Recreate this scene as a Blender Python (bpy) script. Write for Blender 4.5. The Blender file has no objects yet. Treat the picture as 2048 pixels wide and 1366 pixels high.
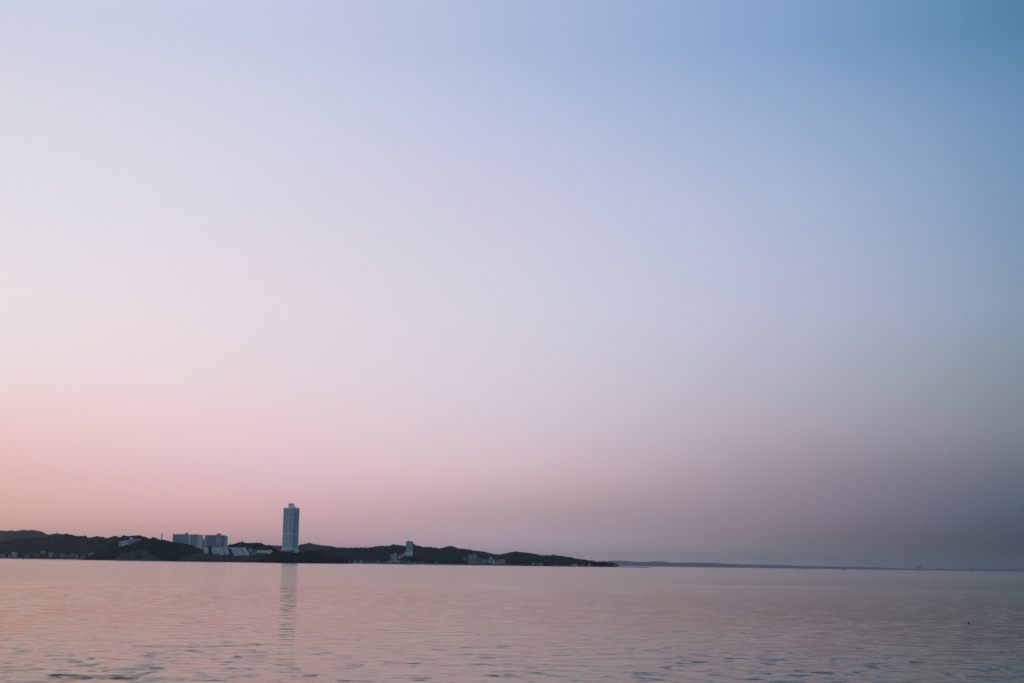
import bpy, math, random
import numpy as np
from mathutils import Matrix, Vector

sc = bpy.context.scene
COL = sc.collection
R = math.radians

# ------------------------------------------------------------------ camera
F = 2844.0                      # focal length in photo pixels (50 mm on a 36 mm wide frame, 2048 px)
CAM_H = 4.0
PITCH = math.atan(445.4 / F)
ROLL = R(0.80)
cam_data = bpy.data.cameras.new("camera")
cam_data.sensor_width = 36.0
cam_data.lens = F * 36.0 / 2048.0
cam_data.clip_start = 0.1
cam_data.clip_end = 80000.0
cam = bpy.data.objects.new("camera", cam_data)
COL.objects.link(cam)
ROT = Matrix.Rotation(math.pi / 2 + PITCH, 3, 'X') @ Matrix.Rotation(ROLL, 3, 'Z')
cam.matrix_world = Matrix.Translation((0, 0, CAM_H)) @ ROT.to_4x4()
sc.camera = cam
RN = np.array(ROT)


def at(px, py, D):
    """point at forward distance D seen at photo pixel px,py"""
    d = RN @ np.array([(px - 1024) / F, (683 - py) / F, -1.0])
    k = D / d[1]
    return float(d[0] * k), D, float(CAM_H + d[2] * k)


def pix(v):
    q = RN.T @ v
    return 1024 + F * q[0] / -q[2], 683 - F * q[1] / -q[2]


# ------------------------------------------------------------------ sky (world)
def lin(c):
    c = np.asarray(c, float) / 255.0
    return np.where(c <= 0.04045, c / 12.92, ((c + 0.055) / 1.055) ** 2.4)


SX = [0, 512, 1024, 1536, 2048]
SKY = [   # y, colours at the five columns
    (30,   (204, 208, 226), (196, 202, 225), (172, 186, 217), (134, 164, 203), (86, 131, 168)),
    (210,  (217, 215, 228), (206, 209, 227), (183, 193, 221), (150, 173, 207), (110, 146, 182)),
    (400,  (224, 220, 229), (216, 214, 228), (200, 201, 221), (172, 184, 212), (124, 153, 184)),
    (600,  (233, 222, 227), (227, 215, 224), (208, 207, 221), (182, 186, 208), (137, 155, 178)),
    (750,  (234, 215, 215), (228, 212, 219), (212, 202, 216), (178, 178, 194), (132, 145, 158)),
    (850,  (233, 201, 200), (228, 203, 208), (210, 195, 206), (174, 165, 180), (125, 133, 146)),
    (950,  (222, 183, 180), (219, 187, 194), (202, 179, 187), (155, 143, 157), (105, 112, 126)),
    (1030, (205, 165, 160), (202, 165, 170), (175, 155, 163), (138, 127, 142), (85, 96, 112)),
    (1100, (176, 143, 143), (170, 142, 150), (150, 135, 148), (118, 115, 128), (72, 85, 98)),
    (1150, (176, 143, 143), (170, 142, 150), (148, 133, 146), (114, 112, 125), (70, 82, 93)),
]
SY = np.array([r[0] for r in SKY], float)
ST = np.array([[lin(c) for c in r[1:]] for r in SKY])
ADJ = [[[0.992, 1.02, 1.034], [1.021, 1.007, 1.025], [0.929, 0.95, 0.972], [0.849, 0.963, 1.049], [0.773, 0.951, 0.97]], [[1.033, 1.041, 1.042], [1.051, 1.044, 1.021], [1.025, 1.022, 1.05], [0.994, 1.022, 1.026], [1.01, 1.031, 1.049]], [[1.018, 1.046, 1.052], [1.037, 1.04, 1.042], [1.047, 1.011, 1.004], [1.062, 1.065, 1.079], [0.977, 1.019, 1.032]], [[1.055, 1.074, 1.08], [1.08, 1.018, 1.016], [1.018, 1.082, 1.055], [1.1, 1.05, 1.083], [1.052, 1.053, 1.057]], [[1.067, 1.094, 1.083], [1.056, 1.06, 1.058], [1.104, 1.076, 1.097], [1.017, 1.056, 1.053], [1.037, 1.047, 1.008]], [[1.116, 1.09, 1.087], [1.113, 1.083, 1.058], [1.08, 1.13, 1.126], [1.105, 1.027, 1.056], [1.073, 1.068, 1.051]], [[1.128, 1.108, 1.093], [1.115, 1.127, 1.185], [1.295, 1.245, 1.197], [0.934, 0.928, 0.958], [1.047, 1.005, 0.972]], [[1.339, 1.253, 1.153], [1.376, 1.209, 1.185], [0.964, 1.026, 0.918], [1.24, 1.078, 1.167], [0.673, 1.001, 1.021]], [[1.339, 1.253, 1.153], [1.376, 1.209, 1.185], [2.0, 2.0, 2.0], [1.0, 0.903, 0.768], [0.5, 0.584, 0.5]], [[1.339, 1.253, 1.153], [1.376, 1.209, 1.185], [2.0, 2.0, 1.68], [2.0, 2.0, 1.652], [0.5, 0.5, 0.5]]]
if ADJ is not None: ST = ST * np.array(ADJ)
# smooth, dense version of the table in y
_yy = np.linspace(-40, 1160, 241)
_T = np.stack([[np.interp(_yy, SY, ST[:, k, c]) for c in range(3)] for k in range(5)])
_g = np.exp(-0.5 * (np.arange(-12, 13) / 5.0) ** 2); _g /= _g.sum()
_T = np.array([[np.convolve(np.pad(_T[k, c], 12, mode='edge'), _g, 'valid') for c in range(3)] for k in range(5)])


# smooth across x too, so no column shows
_xx = np.arange(-768, 2048 + 769, 32)
_g2 = np.exp(-0.5 * (np.arange(-12, 13) / 5.0) ** 2); _g2 /= _g2.sum()


def _ext(v):
    m = np.interp(_xx, SX, v)
    m = np.where(_xx < 0, v[0] + (v[0] - v[1]) * np.minimum(-_xx / 512, 0.7), m)
    m = np.where(_xx > 2048, np.maximum(v[4] + (v[4] - v[3]) * np.minimum((_xx - 2048) / 512, 0.7), 0.02), m)
    return np.convolve(np.pad(m, 12, mode='edge'), _g2, 'valid')


_TX = np.array([[_ext(_T[:, c, iy]) for iy in range(len(_yy))] for c in range(3)])     # c, y, x


def table(px, py):
    iy = np.interp(py, _yy, np.arange(len(_yy))); i0 = int(min(iy, len(_yy) - 2)); f = iy - i0
    return np.array([np.interp(px, _xx, _TX[c, i0] * (1 - f) + _TX[c, i0 + 1] * f) for c in range(3)])


ZEN = lin((84, 118, 164))
SIDE = {  # azimuth: (horizon, mid 12 deg, 35 deg)
    -35: (lin((190, 140, 130)), lin((238, 205, 198)), lin((170, 186, 214))),
    -60: (lin((205, 135, 112)), lin((245, 200, 182)), lin((165, 182, 212))),
    -100: (lin((180, 132, 125)), lin((215, 195, 200)), lin((130, 156, 196))),
    35: (lin((62, 76, 90)), lin((98, 122, 148)), lin((72, 110, 150))),
    60: (lin((58, 72, 88)), lin((92, 116, 144)), lin((70, 106, 148))),
    100: (lin((70, 82, 94)), lin((104, 126, 146)), lin((88, 120, 152))),
    180: (lin((98, 102, 110)), lin((134, 148, 162)), lin((110, 140, 166))),
}
WATER_FLOOR = lin((60, 62, 68))


def sky_colour(az, el):
    if el < -0.3:
        return WATER_FLOOR
    if abs(az) <= 25.1:
        e = min(max(el, 0.0), 20.5)
        a = R(az); ee = R(e)
        v = np.array([math.sin(a) * math.cos(ee), math.cos(a) * math.cos(ee), math.sin(ee)])
        c = table(*pix(v))
        if el > 20.5:
            s = min((el - 20.5) / 45.0, 1.0); s = s * s * (3 - 2 * s)
            c = c * (1 - s) + ZEN * s
        return c
    h, m, u = SIDE[az]
    xs = [0, 12, 35, 80]
    return np.array([np.interp(el, xs, [h[c], m[c], u[c], ZEN[c]]) for c in range(3)])


world = bpy.data.worlds.new("World"); sc.world = world
world.use_nodes = True
wt = world.node_tree; wt.nodes.clear()
N, L = wt.nodes, wt.links
wo = N.new("ShaderNodeOutputWorld"); bg = N.new("ShaderNodeBackground")
tc = N.new("ShaderNodeTexCoord")
sep = N.new("ShaderNodeSeparateXYZ"); L.new(tc.outputs["Generated"], sep.inputs[0])


def wm(op, a, b=None, clamp=False):
    n = N.new("ShaderNodeMath"); n.operation = op; n.use_clamp = clamp
    for i, v in enumerate([a, b]):
        if v is None: continue
        if isinstance(v, (int, float)): n.inputs[i].default_value = v
        else: L.new(v, n.inputs[i])
    return n.outputs[0]


EL_LO, EL_HI = -2.0, 88.0
elv = wm('MULTIPLY', wm('ARCSINE', sep.outputs[2]), 180 / math.pi)
tt = wm('DIVIDE', wm('SUBTRACT', elv, EL_LO), EL_HI - EL_LO, True)
azi = wm('MULTIPLY', wm('ARCTAN2', sep.outputs[0], sep.outputs[1]), 180 / math.pi)
cols = [(a_, 3.0) for a_ in (-25, -20, -15, -10, -5, 0, 5, 10, 15, 20, 25)] + [
        (-35, 7), (-60, 13), (-100, 20), (35, 7), (60, 13), (100, 20), (180, 38)]
stops = [-2, -0.35, 0, 0.4, 0.8, 1.2, 1.7, 2.3, 3, 3.8, 4.6, 5.5, 6.5, 7.5, 8.7, 10, 11.5, 13, 14.5, 16,
         17.5, 19, 20.5, 23, 27, 32, 40, 50, 62, 75, 88]
acc = None; wsum = None
for az, sg in cols:
    rp = N.new("ShaderNodeValToRGB"); cr = rp.color_ramp; cr.interpolation = 'LINEAR'
    while len(cr.elements) < len(stops): cr.elements.new(0.5)
    for i, e in enumerate(stops): cr.elements[i].position = (e - EL_LO) / (EL_HI - EL_LO)
    for i, e in enumerate(stops): cr.elements[i].color = (*[float(v) for v in sky_colour(az, e)], 1)
    L.new(tt, rp.inputs[0])
    d = wm('SUBTRACT', azi, float(az)); d = wm('ABSOLUTE', d)
    d = wm('MINIMUM', d, wm('SUBTRACT', 360.0, d))
    q = wm('DIVIDE', d, float(sg)); q = wm('MULTIPLY', wm('MULTIPLY', q, q), -0.5)
    w = wm('ADD', wm('EXPONENT', q), 1e-9)
    vm = N.new("ShaderNodeVectorMath"); vm.operation = 'SCALE'
    L.new(rp.outputs[0], vm.inputs[0]); L.new(w, vm.inputs[3])
    if acc is None: acc, wsum = vm.outputs[0], w
    else:
        va = N.new("ShaderNodeVectorMath"); va.operation = 'ADD'
        L.new(acc, va.inputs[0]); L.new(vm.outputs[0], va.inputs[1]); acc = va.outputs[0]
        wsum = wm('ADD', wsum, w)
vd = N.new("ShaderNodeVectorMath"); vd.operation = 'SCALE'
L.new(acc, vd.inputs[0]); L.new(wm('DIVIDE', 1.0, wsum), vd.inputs[3])
L.new(vd.outputs[0], bg.inputs[0]); bg.inputs[1].default_value = 1.0
L.new(bg.outputs[0], wo.inputs[0])

# last pink glow of the sun that has just set, beyond the left edge of the frame
sd = bpy.data.lights.new("sun", 'SUN'); sd.energy = 0.12; sd.angle = R(18); sd.color = (1.0, 0.62, 0.55)
sun = bpy.data.objects.new("sun", sd); COL.objects.link(sun)
_s = Vector((math.sin(R(-78)) * math.cos(R(5)), math.cos(R(-78)) * math.cos(R(5)), math.sin(R(5))))
sun.rotation_euler = _s.to_track_quat('Z', 'Y').to_euler()

sc.view_settings.view_transform = 'Standard'
sc.view_settings.look = 'None'
sc.view_settings.exposure = 0.0
sc.view_settings.gamma = 1.0
sc.cycles.max_bounces = 6
sc.cycles.volume_bounces = 1

# ------------------------------------------------------------------ materials
def mat(name, col, rough=0.8, noise=0.0, nscale=0.3, bump=0.0, metal=0.0, spec=0.3):
    m = bpy.data.materials.new(name); m.use_nodes = True
    t = m.node_tree; b = t.nodes["Principled BSDF"]
    b.inputs["Roughness"].default_value = rough
    b.inputs["Metallic"].default_value = metal
    b.inputs["Specular IOR Level"].default_value = spec
    b.inputs["Base Color"].default_value = (*col, 1)
    if noise > 0 or bump > 0:
        c = t.nodes.new("ShaderNodeTexCoord"); n = t.nodes.new("ShaderNodeTexNoise")
        n.inputs["Scale"].default_value = nscale; n.inputs["Detail"].default_value = 6
        t.links.new(c.outputs["Object"], n.inputs["Vector"])
        if noise > 0:
            r = t.nodes.new("ShaderNodeValToRGB")
            r.color_ramp.elements[0].position = 0.3; r.color_ramp.elements[1].position = 0.7
            r.color_ramp.elements[0].color = (*[v * (1 - noise) for v in col], 1)
            r.color_ramp.elements[1].color = (*[v * (1 + noise) for v in col], 1)
            t.links.new(n.outputs[0], r.inputs[0]); t.links.new(r.outputs[0], b.inputs["Base Color"])
        if bump > 0:
            bp = t.nodes.new("ShaderNodeBump"); bp.inputs["Strength"].default_value = bump
            bp.inputs["Distance"].default_value = 1.0
            t.links.new(n.outputs[0], bp.inputs["Height"]); t.links.new(bp.outputs[0], b.inputs["Normal"])
    return m


M = dict(
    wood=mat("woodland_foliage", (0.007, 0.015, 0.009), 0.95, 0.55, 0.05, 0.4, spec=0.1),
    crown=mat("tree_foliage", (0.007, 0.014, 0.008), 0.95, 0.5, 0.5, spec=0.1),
    bark=mat("bark", (0.06, 0.05, 0.04), 0.95, 0.3, 1.0, spec=0.1),
    scrub=mat("scrub_slope", (0.030, 0.040, 0.028), 0.95, 0.45, 0.06, 0.3, spec=0.1),
    rock=mat("rock_slope", (0.06, 0.058, 0.046), 0.95, 0.5, 0.05, 0.6, spec=0.1),
    far=mat("hazed_far_hill", (0.13, 0.145, 0.14), 0.95, 0.4, 0.01, spec=0.1),  # base colour lightened to carry part of the distance haze
    white=mat("white_concrete", (0.64, 0.74, 0.80), 0.7, 0.08, 0.1),
    pale=mat("pale_render", (0.80, 0.86, 0.84), 0.7, 0.08, 0.2),
    blue=mat("blue_grey_wall", (0.50, 0.62, 0.68), 0.7, 0.08, 0.15),
    pink=mat("pinkish_wall", (0.62, 0.47, 0.48), 0.75, 0.08, 0.15),
    grey=mat("grey_wall", (0.40, 0.42, 0.44), 0.8, 0.1, 0.15),
    dim=mat("weathered_wall", (0.19, 0.21, 0.21), 0.85, 0.25, 0.2),
    conc=mat("sea_wall_concrete", (0.13, 0.14, 0.15), 0.9, 0.25, 0.1),
    glass=mat("window_glass", (0.17, 0.23, 0.24), 0.2, spec=0.6),
    tower_glass=mat("tower_window_glass", (0.06, 0.085, 0.095), 0.2, spec=0.6),
    band=mat("tower_balcony_paint", (0.64, 0.75, 0.82), 0.7, 0.05, 0.2),
    dark=mat("dark_roof", (0.06, 0.06, 0.065), 0.8, 0.2, 0.3),
    tile=mat("brown_tile_roof", (0.11, 0.09, 0.085), 0.8, 0.2, 0.5),
    slate=mat("blue_slate_roof", (0.16, 0.19, 0.24), 0.7, 0.15, 0.5),
    steel=mat("mast_steel", (0.12, 0.08, 0.08), 0.6, 0.1, 0.3),
    red=mat("red_paint", (0.35, 0.06, 0.05), 0.5),
    tan=mat("tan_paint", (0.42, 0.36, 0.24), 0.7, 0.15, 1.0),
    black=mat("black_paint", (0.02, 0.022, 0.025), 0.5),
    hull=mat("dark_hull_paint", (0.05, 0.06, 0.08), 0.5, 0.1, 0.5),
)

# ------------------------------------------------------------------ mesh helpers
class MB:
    def __init__(s): s.v, s.f = [], []

    def box(s, x0, x1, y0, y1, z0, z1):
        n = len(s.v)
        s.v += [(x0, y0, z0), (x1, y0, z0), (x1, y1, z0), (x0, y1, z0), (x0, y0, z1), (x1, y0, z1), (x1, y1, z1), (x0, y1, z1)]
        s.f += [tuple(n + i for i in q) for q in ((3, 2, 1, 0), (4, 5, 6, 7), (0, 1, 5, 4), (1, 2, 6, 5), (2, 3, 7, 6), (3, 0, 4, 7))]
        return s

    def prism(s, poly, z0, z1, top=1.0, shift=(0, 0)):
        n = len(s.v); k = len(poly)
        s.v += [(x, y, z0) for x, y in poly] + [(x * top + shift[0], y * top + shift[1], z1) for x, y in poly]
        s.f += [tuple(range(n + k - 1, n - 1, -1)), tuple(range(n + k, n + 2 * k))]
        s.f += [(n + i, n + (i + 1) % k, n + k + (i + 1) % k, n + k + i) for i in range(k)]
        return s

    def cyl(s, x, y, z0, z1, r0, r1=None, k=10):
        r1 = r0 if r1 is None else r1; n = len(s.v)
        for r, z in ((r0, z0), (r1, z1)):
            s.v += [(x + r * math.cos(2 * math.pi * i / k), y + r * math.sin(2 * math.pi * i / k), z) for i in range(k)]
        s.f += [tuple(range(n + k - 1, n - 1, -1)), tuple(range(n + k, n + 2 * k))]
        s.f += [(n + i, n + (i + 1) % k, n + k + (i + 1) % k, n + k + i) for i in range(k)]
        return s

    def beam(s, a, b, r, k=4):
        a, b = Vector(a), Vector(b); d = (b - a); q = d.to_track_quat('Z', 'Y'); n = len(s.v)
        for p in (a, b):
            for i in range(k):
                o = q @ Vector((r * math.cos(2 * math.pi * i / k), r * math.sin(2 * math.pi * i / k), 0)); s.v.append(tuple(p + o))
        s.f += [tuple(range(n + k - 1, n - 1, -1)), tuple(range(n + k, n + 2 * k))]
        s.f += [(n + i, n + (i + 1) % k, n + k + (i + 1) % k, n + k + i) for i in range(k)]
        return s

    def gable(s, x0, x1, y0, y1, z, h, ov=0.4):
        x0 -= ov; x1 += ov; y0 -= ov; y1 += ov; n = len(s.v); ym = (y0 + y1) / 2
        s.v += [(x0, y0, z), (x1, y0, z), (x1, y1, z), (x0, y1, z), (x0, ym, z + h), (x1, ym, z + h)]
        s.f += [tuple(n + i for i in q) for q in ((3, 2, 1, 0), (0, 1, 5, 4), (2, 3, 4, 5), (1, 2, 5), (3, 0, 4))]
        return s

    def hip(s, x0, x1, y0, y1, z, h, ov=0.4):
        x0 -= ov; x1 += ov; y0 -= ov; y1 += ov; n = len(s.v); ym = (y0 + y1) / 2; i_ = min((y1 - y0) / 2, (x1 - x0) * .4)
        s.v += [(x0, y0, z), (x1, y0, z), (x1, y1, z), (x0, y1, z), (x0 + i_, ym, z + h), (x1 - i_, ym, z + h)]
        s.f += [tuple(n + i for i in q) for q in ((3, 2, 1, 0), (0, 1, 5, 4), (2, 3, 4, 5), (1, 2, 5), (3, 0, 4))]
        return s

    def build(s, name, material, parent=None, smooth=False):
        me = bpy.data.meshes.new(name); me.from_pydata(s.v, [], s.f); me.update()
        if smooth:
            me.polygons.foreach_set("use_smooth", [True] * len(me.polygons))
        me.materials.append(material)
        o = bpy.data.objects.new(name, me); COL.objects.link(o)
        if parent: o.parent = parent
        return o


def np_mesh(name, verts, faces, material, smooth=True):
    me = bpy.data.meshes.new(name)
    nv, nf = len(verts), len(faces)
    me.vertices.add(nv); me.vertices.foreach_set("co", np.asarray(verts, np.float32).ravel())
    me.loops.add(nf * 4); me.loops.foreach_set("vertex_index", np.asarray(faces, np.int32).ravel())
    me.polygons.add(nf); me.polygons.foreach_set("loop_start", np.arange(0, nf * 4, 4, dtype=np.int32))
    me.polygons.foreach_set("loop_total", np.full(nf, 4, np.int32))
    me.update(calc_edges=True)
    if smooth: me.polygons.foreach_set("use_smooth", np.ones(nf, bool))
    me.materials.append(material)
    o = bpy.data.objects.new(name, me); COL.objects.link(o)
    return o


def grid_faces(nr, nc, keep=None):
    i = np.arange(nr - 1)[:, None] * nc + np.arange(nc - 1)[None, :]
    f = np.stack([i, i + 1, i + nc + 1, i + nc], -1)
    if keep is not None: f = f[keep[:-1, :-1] & keep[1:, :-1] & keep[:-1, 1:] & keep[1:, 1:]]
    return f.reshape(-1, 4)


def tag(o, label=None, cat=None, group=None, kind=None):
    if label: o["label"] = label
    if cat: o["category"] = cat
    if group: o["group"] = group
    if kind: o["kind"] = kind
    return o


def thing(name, label, cat, loc, rz=0.0, group=None):
    o = bpy.data.objects.new(name, None); o.empty_display_size = 2.0
    COL.objects.link(o); o.location = loc; o.rotation_euler = (0, 0, rz)
    return tag(o, label, cat, group)


# ------------------------------------------------------------------ noise helpers
def hash2(i, j, s):
    h = np.sin(i * 127.1 + j * 311.7 + s * 74.7) * 43758.5453
    return h - np.floor(h)


def vnoise(x, y, s=0.0):
    i, j = np.floor(x), np.floor(y); u, v = x - i, y - j
    u = u * u * (3 - 2 * u); v = v * v * (3 - 2 * v)
    return (hash2(i, j, s) * (1 - u) + hash2(i + 1, j, s) * u) * (1 - v) + (hash2(i, j + 1, s) * (1 - u) + hash2(i + 1, j + 1, s) * u) * v


def fbm(x, y, s=0.0, o=4):
    a, t, n = 1.0, 0.0, 0.0
    for k in range(o):
        t = t + a * vnoise(x * 2 ** k, y * 2 ** k, s + k * 3.1); n += a; a *= 0.5
    return t / n


def crowns(x, y, cell, s):
    """tree-top bumps: highest of the rounded crowns around each point, 0..1"""
    gx, gy = x / cell, y / cell; i0, j0 = np.floor(gx), np.floor(gy)
    out = np.zeros_like(x)
    for di in (-1, 0, 1):
        for dj in (-1, 0, 1):
            i, j = i0 + di, j0 + dj
            cx, cy = i + hash2(i, j, s), j + hash2(i, j, s + 5)
            r = 0.55 + 0.55 * hash2(i, j, s + 9)
            h = (0.45 + 0.55 * hash2(i, j, s + 13)) * np.sqrt(np.clip(1 - ((gx - cx) ** 2 + (gy - cy) ** 2) / r ** 2, 0, 1))
            out = np.maximum(out, h)
    return out


# ------------------------------------------------------------------ hills
def hill(profile, Ds, Dc, Db, name="hills", wood_label=None, step=3.0, tree=7.0, cell=7.5, seed=1.0,
         shape=0.8, bare=None, tmat='rock', wmat='wood', edge=2.0):
    """ridge of land: shore at Ds, crest along Dc with the skyline `profile`, back foot at Db"""
    pts = [at(px, py, Dc) for px, py in profile]
    X = np.array([p[0] for p in pts]); Z = np.array([p[2] for p in pts])
    x0, x1 = X[0], X[-1]

    def height(x, y):
        zc = np.interp(x, X, Z)
        # let the shore line wander a little
        ds = Ds + (fbm(x / 90, x * 0 + seed, seed, 3) - 0.5) * (Dc - Ds) * 0.25
        f = np.clip((y - ds) / (Dc - ds), 0, 1) ** shape
        f = f + (fbm(x / 70, y / 70, seed + 2, 3) - 0.5) * 0.35 * np.sin(np.pi * np.clip(f, 0, 1))
        b = np.clip((Db - y) / (Db - Dc), 0, 1); b = b * b * (3 - 2 * b)
        z = np.where(y < Dc, zc * f, zc * b)
        return z, np.clip((y - ds) / 10.0, 0, 1)

    # bare land underneath
    nx = max(int((x1 - x0) / (step * 2.5)), 20); ny = max(int((Db - Ds + 60) / (step * 3)), 14)
    gx, gy = np.meshgrid(np.linspace(x0, x1, nx), np.linspace(Ds - 30, Db, ny))
    z, m = height(gx, gy)
    z = np.where(z > 0.3, np.maximum(z - tree * 0.7, np.minimum(z, 1.2)), z) - 0.8 * (1 - m)
    if bare is not None:
        z = np.where(bare(gx, gy, height(gx, gy)[0]), height(gx, gy)[0] - 0.5, z)
    o = np_mesh(name, np.stack([gx, gy, z], -1).reshape(-1, 3), grid_faces(ny, nx), M[tmat])
    tag(o, kind="structure")
    # the wood that covers it
    if wood_label:
        nx = int((x1 - x0) / step); ny = int((Db - Ds) * 0.8 / step)
        gx, gy = np.meshgrid(np.linspace(x0, x1, nx), np.linspace(Ds, Ds + (Db - Ds) * 0.8, ny))
        gx = gx + (hash2(np.arange(nx)[None, :] * 1.0, np.arange(ny)[:, None] * 1.0, 3) - 0.5) * step * 0.7
        z, m = height(gx, gy)
        bump = crowns(gx, gy, cell, seed) * 0.7 + crowns(gx + 31, gy, cell * 0.5, seed + 4) * 0.3
        keep = (z > edge) & (m > 0.2)
        if bare is not None: keep &= ~bare(gx, gy, z)
        zz = z - tree * 1.0 + tree * 1.45 * bump * (0.6 + 0.8 * fbm(gx / (cell * 3), gy / (cell * 3), seed + 6, 2)) + (hash2(gx, gy, 1) - 0.5) * tree * 0.25
        zz = np.maximum(zz, 0.2)
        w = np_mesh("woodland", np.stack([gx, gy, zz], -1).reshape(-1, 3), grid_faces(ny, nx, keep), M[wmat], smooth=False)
        tag(w, wood_label, "woodland", kind="stuff")
    return height


def ground(h, x, y):
    return float(h(np.array([x]), np.array([y]))[0][0])


# hazy ridge at the far left
h_back = hill([(-420, 1080), (-300, 1070), (-200, 1066), (-100, 1060), (-40, 1063), (0, 1061.5), (17, 1062), (30, 1064), (40, 1062),
      (48, 1060.5), (70, 1061.5), (80, 1065), (84, 1068), (93, 1071), (105, 1068), (114, 1067), (120, 1068.5), (128, 1068),
      (136, 1069.5), (143, 1073), (160, 1078), (190, 1084), (240, 1092), (300, 1117)], 8200, 9500, 10600,
     wood_label="hazy blue-grey wooded ridge rising behind the far left shore", step=8, tree=12, cell=16, seed=3)
# dark front ridge at the left
h_left = hill([(-420, 1096), (-250, 1084), (-120, 1089), (-40, 1088), (0, 1086), (20, 1083), (40, 1079), (60, 1075.5), (80, 1073.5), (100, 1074),
      (120, 1071), (128, 1070), (136, 1071), (143, 1073), (165, 1073), (175, 1076), (185, 1075), (195, 1073.5), (205, 1076.5),
      (218, 1077.5), (228, 1074), (240, 1076), (260, 1078), (300, 1084), (340, 1092), (400, 1100), (450, 1118)], 4420, 4950, 5600,
     wood_label="dark green wooded ridge behind the houses on the left shore", step=4.5, tree=9, cell=11, seed=7, shape=0.7, edge=9)
# hill behind the stepped apartment house
h_mid = hill([(205, 1112), (222, 1092), (235, 1079), (247, 1073), (252, 1072), (270, 1070.8), (282, 1073), (292, 1077), (303, 1079),
      (322, 1084), (350, 1094), (380, 1110)], 3760, 3950, 4250,
     wood_label="wooded hilltop just above and behind the stepped apartment house", step=3.5, cell=9, seed=11, shape=0.6)
# bulging hill with the rock face
_ax, _, _ = at(268, 1100, 3300); _bx, _, _ = at(332, 1100, 3300)


def cliff(x, y, z):
    t = (x - _ax) / (_bx - _ax)
    n = fbm(x / 9, z / 14, 21, 3)
    lim = 26 - 17 * np.abs(t - 0.35) * 1.6
    return (t > -0.15) & (t < 1.15) & (z < lim * (0.6 + 0.9 * n)) & (n > 0.38) & (y < 3450)


h_bulge = hill([(196, 1122), (215, 1118), (235, 1110), (247, 1101), (256, 1095), (264, 1089.5), (273, 1084.5), (282, 1080.5), (292, 1078), (303, 1077.8),
      (315, 1079), (322, 1080.5), (330, 1082), (345, 1084.5), (352, 1085.5), (365, 1088), (380, 1091.5), (392, 1096), (400, 1100),
      (407, 1106), (412, 1112), (416, 1120)], 3190, 3420, 3640,
     wood_label="near-black wooded hill with a pale rock face, left of the apartment slabs", step=2.5, cell=7, seed=15, shape=0.55, bare=cliff, edge=5)
# low plateau carrying the apartment slabs and the terraces
h_plat = hill([(402, 1122), (411, 1110), (422, 1099), (450, 1098), (470, 1099), (500, 1101), (520, 1101.5), (545, 1102), (560, 1104), (590, 1110), (620, 1121)],
     3110, 3400, 3700, tmat='scrub', wood_label="rough grey-green scrub on the low slope below the terraced houses",
     step=2.5, tree=2.2, cell=5, seed=19, shape=0.75, wmat='scrub', edge=2.2)
# hill behind the terraces
h_terr = hill([(436, 1108), (446, 1097), (451, 1094), (456, 1091), (462, 1088), (470, 1086.3), (484, 1084.2), (497, 1086.3), (510, 1086.5), (520, 1087.5),
      (530, 1091), (538, 1094), (552, 1101), (570, 1112)], 3560, 3760, 4050,
     wood_label="dark wooded knoll behind the sloping terraced houses, left of the tower", step=3, cell=8, seed=23, shape=0.6)
# far ridge seen on both sides of the tower
h_gap = hill([(440, 1112), (480, 1098), (505, 1093), (533, 1091), (550, 1091.5), (565, 1092), (597, 1091), (608, 1088), (619, 1086.5), (628, 1089),
      (640, 1091), (650, 1092), (662, 1094), (672, 1096), (684, 1097), (700, 1098), (740, 1101), (800, 1112), (840, 1122)], 6300, 7300, 8300,
     wood_label="hazy ridge appearing on both sides of the white tower", step=6.5, tree=9, cell=14, seed=27)
# second coast to its low point
h_coast = hill([(610, 1128), (622, 1116), (640, 1104), (660, 1099), (680, 1096.5), (684, 1095.3), (690, 1097), (720, 1096.5), (742, 1097), (755, 1094.3), (768, 1093.5),
      (778, 1094), (785, 1091), (800, 1090.5), (806, 1093), (810, 1092), (828, 1090), (835, 1093), (842, 1095), (865, 1095.5),
      (875, 1098), (885, 1097.5), (893, 1095), (902, 1093.3), (910, 1095), (918, 1098), (930, 1099), (938, 1102), (945, 1103),
      (955, 1103.5), (965, 1104), (975, 1106.5), (985, 1109), (1000, 1109.5), (1015, 1108), (1025, 1106), (1040, 1105.7),
      (1055, 1107), (1070, 1109), (1080, 1111), (1095, 1112), (1105, 1111.2), (1115, 1113), (1125, 1114), (1140, 1116.2), (1152, 1119),
      (1165, 1121), (1178, 1124), (1190, 1125), (1210, 1125.5), (1220, 1129), (1232, 1130), (1238, 1134)], 3790, 4950, 5900,
     wood_label="long dark wooded coast running right from the tower to the low point", step=4.2, tree=9, cell=11, seed=31, shape=0.62, edge=9)
# promontory under the tower
h_prom = hill([(528, 1122), (536, 1112), (545, 1104), (556, 1103), (575, 1105), (600, 1105.5), (612, 1105.5), (625, 1105.5), (640, 1108), (655, 1110), (665, 1111), (675, 1112.5),
      (684, 1116), (689, 1121), (691, 1126)], 2960, 3080, 3260,
     wood_label="black-green wooded promontory at the foot of the white tower", step=2.2, cell=6.5, seed=35, shape=0.5, edge=3, tmat='rock')
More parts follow.
